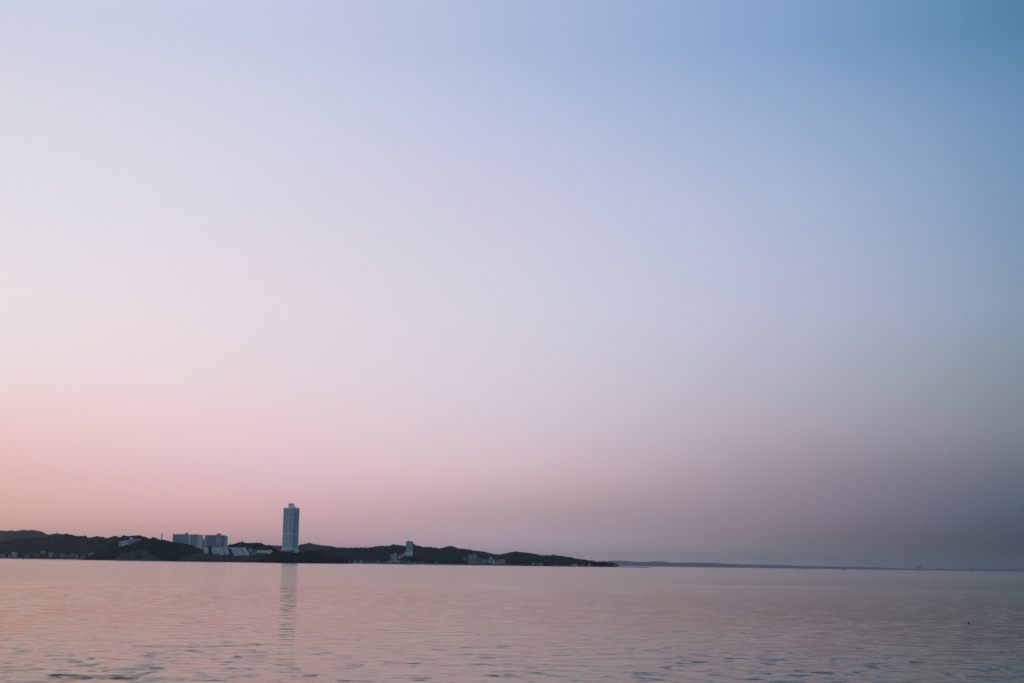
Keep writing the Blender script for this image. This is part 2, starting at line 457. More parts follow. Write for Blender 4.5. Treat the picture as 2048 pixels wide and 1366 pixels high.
# very far blue shore
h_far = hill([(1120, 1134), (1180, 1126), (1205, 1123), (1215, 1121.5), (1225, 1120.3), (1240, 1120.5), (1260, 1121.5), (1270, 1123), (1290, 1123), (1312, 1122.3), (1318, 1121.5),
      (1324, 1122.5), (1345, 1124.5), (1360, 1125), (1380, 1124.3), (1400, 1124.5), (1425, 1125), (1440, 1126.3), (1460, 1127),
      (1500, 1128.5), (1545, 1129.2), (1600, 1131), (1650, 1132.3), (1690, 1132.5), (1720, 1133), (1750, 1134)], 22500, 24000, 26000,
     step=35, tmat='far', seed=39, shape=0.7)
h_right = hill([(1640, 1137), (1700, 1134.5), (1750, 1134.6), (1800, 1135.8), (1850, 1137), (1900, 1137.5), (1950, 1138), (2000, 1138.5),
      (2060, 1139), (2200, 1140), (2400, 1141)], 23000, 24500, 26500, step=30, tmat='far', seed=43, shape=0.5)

# ------------------------------------------------------------------ water
WAVE_BASE = 0.0042


def build_water():
    rng = np.random.default_rng(5)
    # rings
    r = [0.5, 2, 5, 10, 18, 26, 32]
    x = 32.0
    while x < 260: x += min(0.085 + max(x - 60, 0) * 0.0022, 0.55); r.append(x)
    while x < 800: x *= 1.0038; r.append(x)
    while x < 27500: x *= 1.03; r.append(min(x, 27500.0))
    r = np.array(r)
    a = np.concatenate([np.linspace(-180, -40, 36)[:-1], np.linspace(-40, -24, 30)[:-1], np.linspace(-24, 24, 620)[:-1],
                        np.linspace(24, 40, 30)[:-1], np.linspace(40, 180, 36)])
    A, RR = np.meshgrid(np.radians(a), r)
    X, Y = np.sin(A) * RR, np.cos(A) * RR
    # ruffled and calm patches
    patch = fbm(X / 16 + 3, Y / 30, 2, 3) * 0.6 + fbm(X / 60, Y / 150 + 9, 8, 2) * 0.4
    patch = np.clip((patch - 0.36) / 0.26, 0, 1)
    fade = np.clip((RR - 15) / 15, 0, 1) * np.clip((780 - RR) / 480, 0, 1)
    H = np.zeros_like(X)
    for k in range(46):                           # low, soft undulation
        lam = 0.5 * (9.0 ** rng.random())
        th = rng.normal(0.12, 0.6)
        kx, ky = math.sin(th) * 2 * math.pi / lam, math.cos(th) * 2 * math.pi / lam
        damp = np.clip(lam / (RR * 0.011 + 1e-6) - 0.3, 0, 1)
        ph = kx * X + ky * Y + rng.random() * 6.28 + 4.2 * (fbm(X / 9, Y / 9, k * 1.7, 2) - 0.5)
        H += WAVE_BASE * (0.5 + rng.random()) * lam / 6.28 * np.sin(ph) * damp
    H *= (0.75 + 0.4 * patch)
    # short steep wavelets that show their dark faces, in groups
    for lam, ex, ey, st, thr, s0, r0 in ((2.3, 3.4, 1.5, 0.10, 0.64, 1.0, 62), (1.25, 1.0, 0.9, 0.12, 0.60, 2.0, 170), (1.0, 0.8, 0.7, 0.125, 0.62, 6.0, 260),
                                     (0.6, 0.6, 0.45, 0.11, 0.61, 3.0, 130)):
        e = fbm(X / ex + s0 * 7, Y / ey + s0 * 3, s0, 2) + 0.035 * (patch - 0.5)
        e = np.clip((e - thr) / 0.16, 0, 1); e = e * e * (3 - 2 * e)
        wob = 2.6 * (fbm(X / (ex * 2.2), Y / (ey * 2.2), s0 + 30, 2) - 0.5)
        th = 0.16 + 0.35 * (fbm(X / 12, Y / 12, s0 + 40, 2) - 0.5)
        ph = 2 * math.pi / lam * (Y * np.cos(th) - X * np.sin(0.16) * 0.9 + wob)
        w = np.sin(ph); w = w + 0.25 * w * np.abs(w)
        H += 0.82 * e * st * lam / 6.28 * w * np.clip((r0 * 1.6 - RR) / (r0 * 0.8), 0, 1) * (0.7 + 0.3 * patch)
    H = H * fade
    far = np.clip((r - 200) / 100, 0, 1)[:, None]
    # ripple strength for the shader: calm/ruffled lanes in world metres
    rip = np.clip(fbm(X / 160 + 5, Y / 420, 4, 4) * 1.9 - 0.55, 0.08, 1.0)
    near = np.clip((RR - 60) / 200, 0, 1)
    rip = rip * (0.35 + 0.65 * near)

    def lane(p0, p1, w, gain):
        (xa, ya), (xb, yb) = p0, p1
        t = np.clip(((X - xa) * (xb - xa) + (Y - ya) * (yb - ya)) / ((xb - xa) ** 2 + (yb - ya) ** 2), 0, 1)
        d = np.hypot(X - xa - t * (xb - xa), Y - ya - t * (yb - ya))
        return gain * np.exp(-(d / (w * (0.3 + np.sin(np.pi * np.clip(t, 0.02, 0.98)))))**2)

    def wp(px, py):          # water point under a photo pixel
        d = RN @ np.array([(px - 1024) / F, (683 - py) / F, -1.0]); k = -CAM_H / d[2]
        return d[0] * k, d[1] * k
    for p0, p1, w, gain in (((1340, 1174), (1690, 1174), 14, 0.9), ((1820, 1184), (2047, 1183), 12, 0.7), ((2040, 1194), (2200, 1196), 10, 0.7),
                            ((-60, 1174), (88, 1173), 2.2, 2.2), ((960, 1169), (1046, 1182), 6, 0.8), ((1046, 1184), (1020, 1200), 6, 0.9),
                            ((1020, 1199), (860, 1209), 4, 0.6)):
        rip = rip + lane(wp(*p0), wp(*p1), w, gain)
    V = np.stack([X, Y, H], -1).reshape(-1, 3)
    nr, nc = X.shape
    f = grid_faces(nr, nc)
    o = np_mesh("water", V, f, None)
    at_ = o.data.attributes.new("ripple", 'FLOAT', 'POINT')
    at_.data.foreach_set("value", rip.astype(np.float32).ravel())
    # waves too small for the mesh far out are carried by the surface roughness
    at2 = o.data.attributes.new("chop", 'FLOAT', 'POINT')
    q_ = np.clip((RR - 50) / 230, 0, 1); q_ = q_ * q_ * (3 - 2 * q_)
    at2.data.foreach_set("value", (0.055 + 0.082 * q_ + 0.02 * (rip - 0.4) * q_).astype(np.float32).ravel())
    return o


m = bpy.data.materials.new("sea_water"); m.use_nodes = True
t = m.node_tree; b = t.nodes["Principled BSDF"]
g = t.nodes.new("ShaderNodeNewGeometry")
mp = t.nodes.new("ShaderNodeMapping"); mp.inputs["Scale"].default_value = (0.55, 1.0, 1.0); mp.inputs["Rotation"].default_value = (0, 0, 0.12)
t.links.new(g.outputs["Position"], mp.inputs["Vector"])
hs = None
for scl, det, amp_ in ((4.5, 3, 0.0022), (1.3, 3, 0.006), (0.2, 2, 0.018)):
    n = t.nodes.new("ShaderNodeTexNoise"); n.inputs["Scale"].default_value = scl; n.inputs["Detail"].default_value = det
    t.links.new(mp.outputs[0], n.inputs["Vector"])
    q = t.nodes.new("ShaderNodeMath"); q.operation = 'MULTIPLY'; q.inputs[1].default_value = amp_
    t.links.new(n.outputs[0], q.inputs[0])
    if hs is None: hs = q.outputs[0]
    else:
        ad = t.nodes.new("ShaderNodeMath"); ad.operation = 'ADD'; t.links.new(hs, ad.inputs[0]); t.links.new(q.outputs[0], ad.inputs[1]); hs = ad.outputs[0]
ch = t.nodes.new("ShaderNodeAttribute"); ch.attribute_name = "chop"
# sea: Fresnel mix of a mirror tinted faintly warm over dark upwelling water
gl = t.nodes.new("ShaderNodeBsdfGlossy"); gl.inputs["Color"].default_value = (0.87, 0.81, 0.73, 1)
df = t.nodes.new("ShaderNodeBsdfDiffuse"); df.inputs["Color"].default_value = (0.022, 0.026, 0.024, 1)
fr = t.nodes.new("ShaderNodeFresnel"); fr.inputs["IOR"].default_value = 1.333
mxs = t.nodes.new("ShaderNodeMixShader")
t.links.new(ch.outputs["Fac"], gl.inputs["Roughness"])
# unresolved wave slopes keep a real sea from ever mirroring completely
mn = t.nodes.new("ShaderNodeMath"); mn.operation = 'MINIMUM'; mn.inputs[1].default_value = 0.84
t.links.new(fr.outputs[0], mn.inputs[0]); t.links.new(mn.outputs[0], mxs.inputs[0]); t.links.new(df.outputs[0], mxs.inputs[1]); t.links.new(gl.outputs[0], mxs.inputs[2])
t.links.new(mxs.outputs[0], [n for n in t.nodes if n.type == 'OUTPUT_MATERIAL'][0].inputs["Surface"])
t.nodes.remove(b)
at_n = t.nodes.new("ShaderNodeAttribute"); at_n.attribute_name = "ripple"
mu = t.nodes.new("ShaderNodeMath"); mu.operation = 'MULTIPLY'
t.links.new(hs, mu.inputs[0]); t.links.new(at_n.outputs["Fac"], mu.inputs[1])
bp = t.nodes.new("ShaderNodeBump"); bp.inputs["Strength"].default_value = 1.0; bp.inputs["Distance"].default_value = 1.0
t.links.new(mu.outputs[0], bp.inputs["Height"])
for nd in (gl, df, fr): t.links.new(bp.outputs[0], nd.inputs["Normal"])
water = build_water(); water.data.materials.clear(); water.data.materials.append(m)
tag(water, kind="structure")

# ------------------------------------------------------------------ builders for things on the land
def mpp(D): return D / F


def place(px, ybase, D):
    return at(px, ybase, D)


def flat_block(name, label, cat, px0, px1, ytop, ybase, D, depth=14, wall='white', bays=6, floors=5, rz=0.0, group=None,
               piers=True, roofbox=(), found=6, window_mat='glass', slabs=True):
    """flat-roofed block: wall core, a window strip per bay, piers, balconies, parapet, roof boxes"""
    xa, _, z0 = at(px0, ybase, D); xb, _, _ = at(px1, ybase, D)
    zt = at((px0 + px1) / 2, ytop, D)[2]; W = xb - xa; H = zt - z0
    root = thing(name, label, cat, ((xa + xb) / 2, D, z0), rz, group)
    w = W / 2
    MB().box(-w, w, 0, depth, -found, H).build("wall", M[wall], root)
    bw = W / bays
    for k in range(bays):
        x = -w + k * bw
        MB().box(x + bw * 0.2, x + bw * 0.8, -0.12, 0.02, 0.6, H - 1.2).build("window", M[window_mat], root)
    if piers:
        for k in range(bays + 1):
            x = -w + k * bw
            MB().box(max(x - bw * 0.12, -w), min(x + bw * 0.12, w), -1.0, 0.01, -found, H + 0.15).build("pier", M[wall], root)
    if slabs:
        fh = H / floors
        for k in range(1, floors):
            MB().box(-w + .02, w - .02, -0.8, 0.03, k * fh - 0.55, k * fh + 0.35).build("balcony", M[wall], root)
    MB().box(-w - 0.3, w + 0.3, -1.2, depth + 0.3, H + .002, H + 0.9).build("parapet", M[wall], root)
    for (a, b_, h) in roofbox:
        MB().box(-w + a * W, -w + b_ * W, depth * 0.2, depth * 0.8, H + 0.9, H + 0.9 + h).build("roof_box", M['grey'], root)
    return root


def house(name, label, cat, px0, px1, ytop, ybase, D, wall='pale', roof='dark', rz=0.0, kind='gable', depth=9, floors=2, group=None, nwin=2):
    xa, _, z0 = at(px0, ybase, D); xb, _, _ = at(px1, ybase, D)
    zt = at((px0 + px1) / 2, ytop, D)[2]; W = xb - xa; H = max(zt - z0, 2.2)
    root = thing(name, label, cat, ((xa + xb) / 2, D, z0), rz, group)
    w = W / 2; hr = 0 if kind == 'flat' else min(H * 0.35, 3.2); hw = H - hr
    MB().box(-w, w, 0, depth, -3, hw).build("wall", M[wall], root)
    if kind == 'flat':
        MB().box(-w - .3, w + .3, -.3, depth + .3, hw + .002, hw + .5).build("roof", M[roof], root)
    elif kind == 'hip':
        MB().hip(-w, w, 0, depth, hw + .002, hr).build("roof", M[roof], root)
    else:
        MB().gable(-w, w, 0, depth, hw + .002, hr).build("roof", M[roof], root)
    fl = max(1, min(floors, int(hw / 2.4)))
    for f in range(fl):
        for k in range(nwin):
            x = -w + (k + 0.5) * W / nwin
            z = (f + 0.35) * hw / fl
            MB().box(x - W / nwin * .3, x + W / nwin * .3, -0.08, 0.02, z, z + hw / fl * .45).build("window", M['glass'], root)
    return root


# ------------------------------------------------------------------ the white tower
D = 3170.0
mp_ = mpp(D)
tx, ty, tz = at(580.0, 1104.0, D)
TOP = at(583, 1016.5, D)[2] - tz
tower = thing("apartment_tower", "tall white high-rise apartment tower standing alone on the wooded promontory", "tower", (tx, ty, tz), R(7))
TS, TL = 8.5, 18.2          # short (pier) and long side of the eight-sided plan


def octo(off=0.0):
    pts = []
    ap_s = TL * 0.7071 + TS / 2 + off
    # short sides face -y,+x,+y,-x ; long sides on the diagonals
    s = TS / 2 + off * 0.414; a = ap_s
    return [(-s, -a), (s, -a), (a, -s), (a, s), (s, a), (-s, a), (-a, s), (-a, -s)]


MB().prism(octo(-1.2), -8, TOP).build("shaft", M['blue'], tower)
NF = 32; z_low = 9.0; fh = (TOP - z_low - 3.0) / NF
P = octo(-1.2); Q = octo(0.0)
for k in range(NF):
    zz = z_low + k * fh
    hgt = fh * 0.52
    mm = 'band'
    if k == 11: hgt = fh * 0.92; mm = 'pale'
    MB().prism(octo(0.0), zz, zz + hgt).build("balcony", M[mm], tower)


def side_box(i, t0, t1, o0, o1, z0, z1):
    a, b_ = Vector((*Q[i], 0)), Vector((*Q[(i + 1) % 8], 0)); d = (b_ - a); n = Vector((d.y, -d.x, 0)).normalized()
    c = [a + d * t0 + n * o0, a + d * t1 + n * o0, a + d * t1 + n * o1, a + d * t0 + n * o1]
    return MB().prism([(v.x, v.y) for v in c], z0, z1)


for i in (7, 1, 0, 6, 2):           # dark glazing along the two faces that show
    for k in range(NF):
        zz = z_low + k * fh + fh * 0.52
        side_box(i, 0.05, 0.95, -1.15, -0.95, zz + .03, zz + fh * 0.46).build("window", M['tower_glass'], tower)
side_box(0, 0.18, 0.34, -1.0, 0.5, 0, TOP + .3).build("pier", M['pale'], tower)
side_box(0, 0.66, 0.82, -1.0, 0.5, 0, TOP + .3).build("pier", M['pale'], tower)
for i, t0, t1 in ((7, .0, .05), (7, .48, .53), (7, .95, 1.), (1, .0, .05), (1, .66, .71), (1, .95, 1.), (6, .4, .6), (2, .4, .6)):
    side_box(i, t0, t1, -1.0, 0.35, 0, TOP + .2).build("pier", M['white'], tower)
MB().prism(octo(0.3), TOP - 3.2, TOP + 0.8).build("parapet", M['white'], tower)
cr = MB().prism([(-7, -5), (5.5, -5), (5.5, 6), (-7, 6)], TOP + .8, TOP + 9.2, 0.97).build("crown", M['pale'], tower)
MB().prism([(5.6, -5), (9.6, -5), (9.6, 6), (5.6, 6)], TOP + .8, TOP + 4.5, 0.9, (-.3, 0)).build("crown_shoulder", M['pale'], tower)
MB().box(-7, 5.6, -5.2, 6.2, TOP + 9.2, TOP + 10.2).build("crown_cap", M['dark'], tower)
MB().cyl(4.4, 0, TOP + 10.2, TOP + 13.5, 0.25, 0.12).build("antenna", M['steel'], tower)
MB().cyl(13.2, 0, TOP + .8, TOP + 2.0, 0.5, 0.4).build("warning_lamp", M['red'], tower)
pod = MB().prism(octo(2.2), -8, 6.4).build("podium", M['white'], tower)
MB().prism([(-20.5, -10), (-14, -16), (-9, -14), (-9, 4), (-20.5, 4)], -8, 4.2).build("podium_wing", M['pink'], tower)
for x in (-8, -2.5, 3, 8.5):
    MB().box(x, x + 3.2, -20.1, -19.6, 0.2, 3.6).build("entrance_bay", M['glass'], tower)
MB().box(-10, 13, -22, -19, 4.0, 4.7).build("entrance_canopy", M['pale'], tower)

# ------------------------------------------------------------------ apartment slabs
ra = flat_block("apartment_slab", "left and wider one of the two big pale apartment slabs, with many vertical piers", "apartment block",
                344.5, 392, 1069.2, 1101, 3560, 16, 'blue', 13, 13, 0, roofbox=((0.50, 0.58, 4.0),), found=10)
W_ = ra.children
# right-hand wing of the slab, banded by balconies, belongs to the same building
xa = at(392, 1101, 3560)[0] - ra.location.x; xb = at(402, 1101, 3560)[0] - ra.location.x; H_ = at(373, 1070, 3560)[2] - ra.location.z
MB().box(xa + .5, xb, 2, 16, -10, H_).build("side_wing", M['white'], ra)
for k in range(1, 13):
    MB().box(xa + .6, xb + .4, 0.6, 2.02, k * H_ / 13 - .6, k * H_ / 13 + .6).build("wing_balcony", M['pale'], ra)
MB().box(xa + .45, xb + .3, .8, 16.2, H_ + .003, H_ + .7).build("wing_parapet", M['grey'], ra)
x_c = at(378, 1101, 3560)[0] - ra.location.x
MB().box(x_c - 2, x_c + 1.8, -1.6, 0.1, -10, H_ + 1.2).build("stair_tower", M['pale'], ra)

rb = flat_block("apartment_slab", "right and narrower one of the two big apartment slabs, with a wide roof box", "apartment block",
                408, 447, 1071.0, 1101, 3620, 18, 'grey', 10, 12, 0, roofbox=((0.60, 0.78, 4.6),), found=10)
xa = at(447, 1101, 3620)[0] - rb.location.x; xb = at(451.5, 1101, 3620)[0] - rb.location.x; H_ = at(430, 1071.6, 3620)[2] - rb.location.z
MB().box(xa + .5, xb, 1, 18, -10, H_).build("side_wing", M['blue'], rb)
x0_ = at(432, 1101, 3620)[0] - rb.location.x; x1_ = at(440, 1101, 3620)[0] - rb.location.x
MB().box(x0_, x1_, -1.5, 0.1, 14, 33.5).build("stripe_panel", M['white'], rb)
for k in range(6):
    MB().box(x0_ + .5, x1_ - .5, -1.7, -1.48, 15 + k * 3.1, 16.3 + k * 3.1).build("wide_window", M['glass'], rb)
MB().box(-24, -18, -1.5, 0.1, -10, 37).build("stair_tower", M['pink'], rb)

flat_block("link_block", "low grey block filling the gap between the two big apartment slabs", "apartment block",
           400.5, 408, 1079.5, 1103, 3640, 12, 'pink', 3, 8, 0, found=10, roofbox=((0.2, 0.6, 1.2),))

# stepped building high on the left hill
D = 3690.0
xa, _, z0 = at(236.5, 1098, D); k_ = mpp(D)
st = thing("stepped_apartments", "pale stepped apartment house half hidden by the dark hill shoulder at left", "apartment block", (xa, D, z0), 0)
z1 = at(246, 1081.5, D)[2] - z0
MB().box(0, 5.6 * k_, 0, 14, -6, z1 - 2.2).build("wall", M['pink'], st)
MB().box(5.6 * k_ + .05, 12.5 * k_, -.6, 14, -6, z1 - .8).build("wall", M['white'], st)
MB().box(12.5 * k_ + .05, 19.2 * k_, -1.2, 14, -6, z1 + 1.2).build("wall", M['blue'], st)
for j, (a, b_, zz, yy) in enumerate(((0, 5.6, z1 - 2.2, 0), (5.6, 12.5, z1 - .8, -.6), (12.5, 19.2, z1 + 1.2, -1.2))):
    MB().box(a * k_ + .1, b_ * k_ - .05, yy - .25, 14.1, zz + .003, zz + .7).build("parapet", M['grey'], st)
    for f in range(6):
        MB().box((a + .8) * k_, (a + 2.2) * k_, yy - .15, yy + .02, 1.0 + f * 3.2, 2.8 + f * 3.2).build("window", M['glass'], st)
        MB().box((b_ - 2.4) * k_, (b_ - .9) * k_, yy - .15, yy + .02, 1.0 + f * 3.2, 2.8 + f * 3.2).build("window", M['glass'], st)
zt = at(262, 1078.8, D)[2] - z0
MB().box(19.3 * k_, 43.5 * k_, 3, 16, -6, zt).build("upper_wing", M['grey'], st)
MB().box(19.4 * k_, 43.8 * k_, 2.6, 16.2, zt + .003, zt + .8).build("parapet", M['pink'], st)
for k in range(7):
    x = (20.5 + k * 3.2) * k_
    MB().box(x, x + 1.7 * k_, 2.8, 3.02, zt - 13, zt - 1.5).build("window", M['glass'], st)
MB().box(20.5 * k_, 26 * k_, 5, 11, zt + .8, zt + 4.6).build("roof_box", M['pale'], st)

# ------------------------------------------------------------------ terraced buildings stepping up the slope
def terraces(label, pa, pb, ytop, ybot, D, shift, tiers=6, wall='pale', back=2.6, hole=None):
    xa, _, z0 = at(pa, ybot, D); xb = at(pb, ybot, D)[0]; zt = at(pa, ytop, D)[2]
    th = (zt - z0) / tiers; W = xb - xa
    r_ = thing("terraced_building", label, "terraced building", (xa, D, z0), 0, "white terraced buildings stepping up the slope")
    for k in range(tiers):
        x = shift * k
        MB().box(x, x + W, back * k, back * k + 9, k * th - (5 if k == 0 else 0.1), k * th + th * .98 - .11).build("tier", M[wall], r_)
        MB().box(x + W * .12, x + W * .88, back * k - .1, back * k + .02, k * th + th * .3, k * th + th * .8).build("window", M['glass'], r_)
        MB().box(x - .2, x + W + .2, back * k - 1.1, back * k - .85, k * th - .3, k * th + th * .33).build("parapet", M['pale'], r_)
        MB().box(x - .35, x - .05, back * k - 1.0, back * k + 8, k * th - .3, k * th + th).build("side_wall", M['white'], r_)
    return r_


terraces("leftmost narrow terraced building, half behind the black hill shoulder", 410, 416.5, 1094, 1111.5, 3260, -1.2, 6, 'white')
terraces("narrow terraced building just right of the dark strip of trees", 424.5, 431, 1094, 1112, 3255, -.7, 6, 'white')
terraces("terraced building with a bush before its lowest floor, middle of the upright row", 433, 441, 1093.5, 1112, 3250, -.6, 6, 'pale')
terraces("terraced building with a slanting right side, under the second big slab", 442, 449.5, 1094.5, 1112, 3248, -1.4, 6, 'blue')
terraces("upright terraced building beside the dark gap before the sloping ones", 451.5, 458.5, 1092.5, 1112, 3245, -1.5, 6, 'blue')
terraces("left one of the three sloping terraced buildings", 469, 477.5, 1094.5, 1113, 3240, -2.4, 7, 'white')
terraces("middle and widest of the three sloping terraced buildings", 479.5, 489.5, 1094.5, 1113, 3238, -2.4, 7, 'blue')
terraces("right one of the three sloping terraced buildings, with the whitest terraces", 491.5, 498.5, 1094.5, 1113, 3236, -2.2, 7, 'pale')
flat_block("office_block", "small grey block between the sloping terraces and the round-fronted house", "building", 496.5, 502.5, 1097.5, 1106, 3300, 10, 'grey', 2, 3)
# arch-fronted house
rr = thing("round_fronted_house", "small house with a pale arched frame, right of the sloping terraces", "house", at(507.5, 1107, 3270), 0)
MB().box(-5, 5, 0, 9, -4, 7.4).build("wall", M['grey'], rr)
ar = MB()
for k in range(10):
    t0, t1 = math.pi * k / 10, math.pi * (k + 1) / 10
    ar.beam((-5.4 * math.cos(t0), -.6, 4.2 + 3.9 * math.sin(t0)), (-5.4 * math.cos(t1), -.6, 4.2 + 3.9 * math.sin(t1)), .75, 6)
ar.beam((-5.4, -.6, 4.3), (-5.0, -.6, .4), .75, 6).beam((5.4, -.6, 4.3), (5.0, -.6, .4), .75, 6).beam((-5.4, -.6, .6), (5.4, -.6, .6), .7, 6)
ar.build("arched_frame", M['pink'], rr)
MB().box(-3.5, 3.5, -.12, .02, 1.6, 6.2).build("window", M['dark'], rr)
# long pale wall
rr = thing("retaining_wall", "long low pale wall on the plateau between the arched house and the tower", "wall", at(514, 1103, 3230), 0)
MB().box(0, 36, 0, 1.2, -3, 2.4).build("wall", M['white'], rr)
MB().box(-.3, 36.3, -.2, 1.4, 2.402, 3.0).build("coping", M['pale'], rr)
house("gate_house", "tiny pale gate house at the right end of the long low wall", "house", 536, 541.5, 1099.5, 1106.5, 3200, 'pale', 'slate', kind='flat', nwin=1, depth=6)

# ------------------------------------------------------------------ masts
def lattice(name, label, px, ytop, ybase, D, wid=1.6, head=True):
    x, y, z0 = at(px, ybase, D); H = at(px, ytop, D)[2] - z0
    r_ = thing(name, label, "mast", (x, y, z0))
    b_ = MB()
    for sx, sy in ((1, 1), (1, -1), (-1, -1), (-1, 1)):
        b_.beam((sx * wid, sy * wid, -8), (sx * wid * .35, sy * wid * .35, H), .28)
    n = 8
    for k in range(n):
        za, zb = H * k / n, H * (k + 1) / n; wa, wb = wid * (1 - .65 * k / n), wid * (1 - .65 * (k + 1) / n)
        for s in (-1, 1):
            b_.beam((s * wa, -wa, za), (-s * wb, -wb, zb), .16); b_.beam((s * wa, wa, za), (-s * wb, wb, zb), .16)
    b_.build("lattice_frame", M['steel'], r_)
    if head:
        MB().cyl(0, 0, H * .8, H * .82, 1.9, 1.9).build("platform", M['steel'], r_)
        for a in range(3):
            th = a * 2.1 + .3
            MB().box(math.cos(th) * 1.6 - .3, math.cos(th) * 1.6 + .3, math.sin(th) * 1.6 - .3, math.sin(th) * 1.6 + .3, H * .83, H * .93).build("antenna_panel", M['grey'], r_)
        MB().cyl(0, 0, H, H * 1.06, .14, .08, 6).build("lightning_rod", M['steel'], r_)
    return r_


lattice("lattice_mast", "thin dark lattice mast on the hill left of the apartment slabs", 323, 1066.5, 1083, 3480, 1.2)
lattice("lattice_mast", "faint lattice mast with a wide head on the ridge right of the tower", 731.3, 1090.5, 1099, 5000, 1.9)

# ------------------------------------------------------------------ left shore houses
G1 = "houses along the left shore"
for (a, b_, yt, yb, Dd, wl, rf, kd, nw, lab) in (
    (0, 9.5, 1108.2, 1112.5, 4440, 'dim', 'slate', 'gable', 3, "long dim shore house cut by the left edge of the photo"),
    (16.5, 22, 1108.6, 1112.5, 4430, 'dim', 'dark', 'gable', 2, "low dim shed touching the bright lavender block at left"),
    (22.5, 32.5, 1104, 1111.5, 4440, 'blue', 'slate', 'flat', 3, "boxy lavender block, brightest building on the left shore"),
    (49, 57, 1107, 1112.5, 4450, 'dim', 'dark', 'gable', 3, "dark-walled house just right of the marker post in the bay"),
    (58, 66, 1106.5, 1112.5, 4460, 'dim', 'dark', 'hip', 2, "faint hip-roofed house left of the tall grey-roofed one"),
    (68, 78, 1107.5, 1113, 4455, 'dim', 'tile', 'gable', 3, "faint low house directly left of the tall grey-roofed one"),
    (81, 90.5, 1101.5, 1108, 4475, 'grey', 'slate', 'hip', 2, "tall grey-roofed house standing above the left shore"),
    (97, 104, 1104.8, 1112.5, 4440, 'grey', 'dark', 'flat', 2, "three-storey house with striped front on the left shore"),
    (106, 111, 1108.5, 1113, 4450, 'dim', 'dark', 'gable', 2, "tiny dark house right of the striped-front one"),
    (120, 128, 1106.5, 1113, 4440, 'dim', 'tile', 'flat', 3, "square dim house midway along the left shore"),
    (130, 136, 1108.5, 1113, 4450, 'dim', 'dark', 'gable', 2, "low gabled house right of the square dim one"),
    (139, 146, 1107, 1113, 4445, 'dim', 'slate', 'gable', 2, "pitched-roof house left of the small pale one"),
    (150, 155, 1109, 1113.5, 4400, 'grey', 'slate', 'gable', 1, "small pale house left of the long-roofed hall"),
    (161, 170, 1108, 1114, 4410, 'dim', 'dark', 'hip', 3, "broad dim house just before the long-roofed hall"),
):
    house("house", lab, "house", a, b_, yt, yb, Dd, wl, rf, kind=kd, group=G1, nwin=nw)
rr = thing("waterside_hall", "low hall with one long pale lavender roof near the left shore", "hall", at(190, 1112.5, 4380))
MB().box(-20, 17, 0, 12, -3, 7.2).build("wall", M['dim'], rr)
MB().prism([(-14, -2), (15, -2), (15, 13), (-14, 13)], 7.5, 9.8).build("roof", M['pale'], rr)
MB().gable(-23, -14.2, 0, 12, 7.2, 1.8).build("roof", M['slate'], rr)
for k in range(5):
    MB().box(-17 + k * 6.5, -13 + k * 6.5, -.1, .02, 2, 5).build("window", M['glass'], rr)


def sea_wall(label, px0, px1, D0, D1, h=2.4, n=12, th=2.5):
    a = at(px0, 1120, D0); b_ = at(px1, 1120, D1)
    dx, dy = b_[0] - a[0], b_[1] - a[1]; Ln = math.hypot(dx, dy)
    r_ = thing("sea_wall", label, "sea wall", (a[0], a[1], 0), math.atan2(dy, dx))
    mb = MB(); q = Ln / n
    for k in range(n):
        off = math.sin(k * 2.1) * .3
        mb.box(k * q, (k + 1) * q - .15, off, th + off, -2, h + math.sin(k * 1.7) * .12)
    mb.build("wall", M['conc'], r_)
    MB().box(0, Ln, .6, th - .6, h + .2, h + .55).build("coping", M['grey'], r_)
    return r_


sea_wall("long low sea wall in front of the houses on the left shore", -150, 206, 4400, 4320, 2.0)
sea_wall("low sea wall under the cliffs of the bulging hill", 206, 330, 3200, 3170, 1.6, 8)
sea_wall("low sea wall below the terraced buildings", 400, 545, 3120, 3100, 1.6)
sea_wall("sea wall in front of the village right of the promontory", 690, 870, 3760, 3760, 2.2)
sea_wall("straight pale-topped sea wall running past the waterside hotel to the jetty end", 872, 1072, 3740, 3720, 3.2, 16)
sea_wall("pale sea wall along the low wooded point", 1098, 1142, 3770, 3770, 4.0)

# ------------------------------------------------------------------ things on the second coast
flat_block("hotel_tower", "slim grey-blue high-rise on the second coast, right of the white tower", "high-rise", 811.5, 826, 1083.3, 1106, 3960, 18,
           'blue', 5, 11, R(4), roofbox=((0.28, 0.42, 2.2),), found=10)
r_ = bpy.data.objects["hotel_tower"]
Hh = at(818, 1083.3, 3960)[2] - r_.location.z
MB().cyl(-2.8, 8, Hh + 3, Hh + 8, .3, .15, 6).build("antenna", M['steel'], r_)
MB().box(-12, 9, -7, -1.3, -6, 3.4).build("podium", M['pale'], r_)
flat_block("apartment_block", "pinkish five-storey block in the village left of the slim high-rise", "apartment block", 781, 787, 1109.5, 1120, 3850, 10, 'pink', 2, 5)
flat_block("apartment_block", "white block with a dark seam, touching the pinkish one", "apartment block", 788, 792.6, 1107, 1120, 3856, 10, 'pale', 2, 5)
G2 = "houses along the second coast"
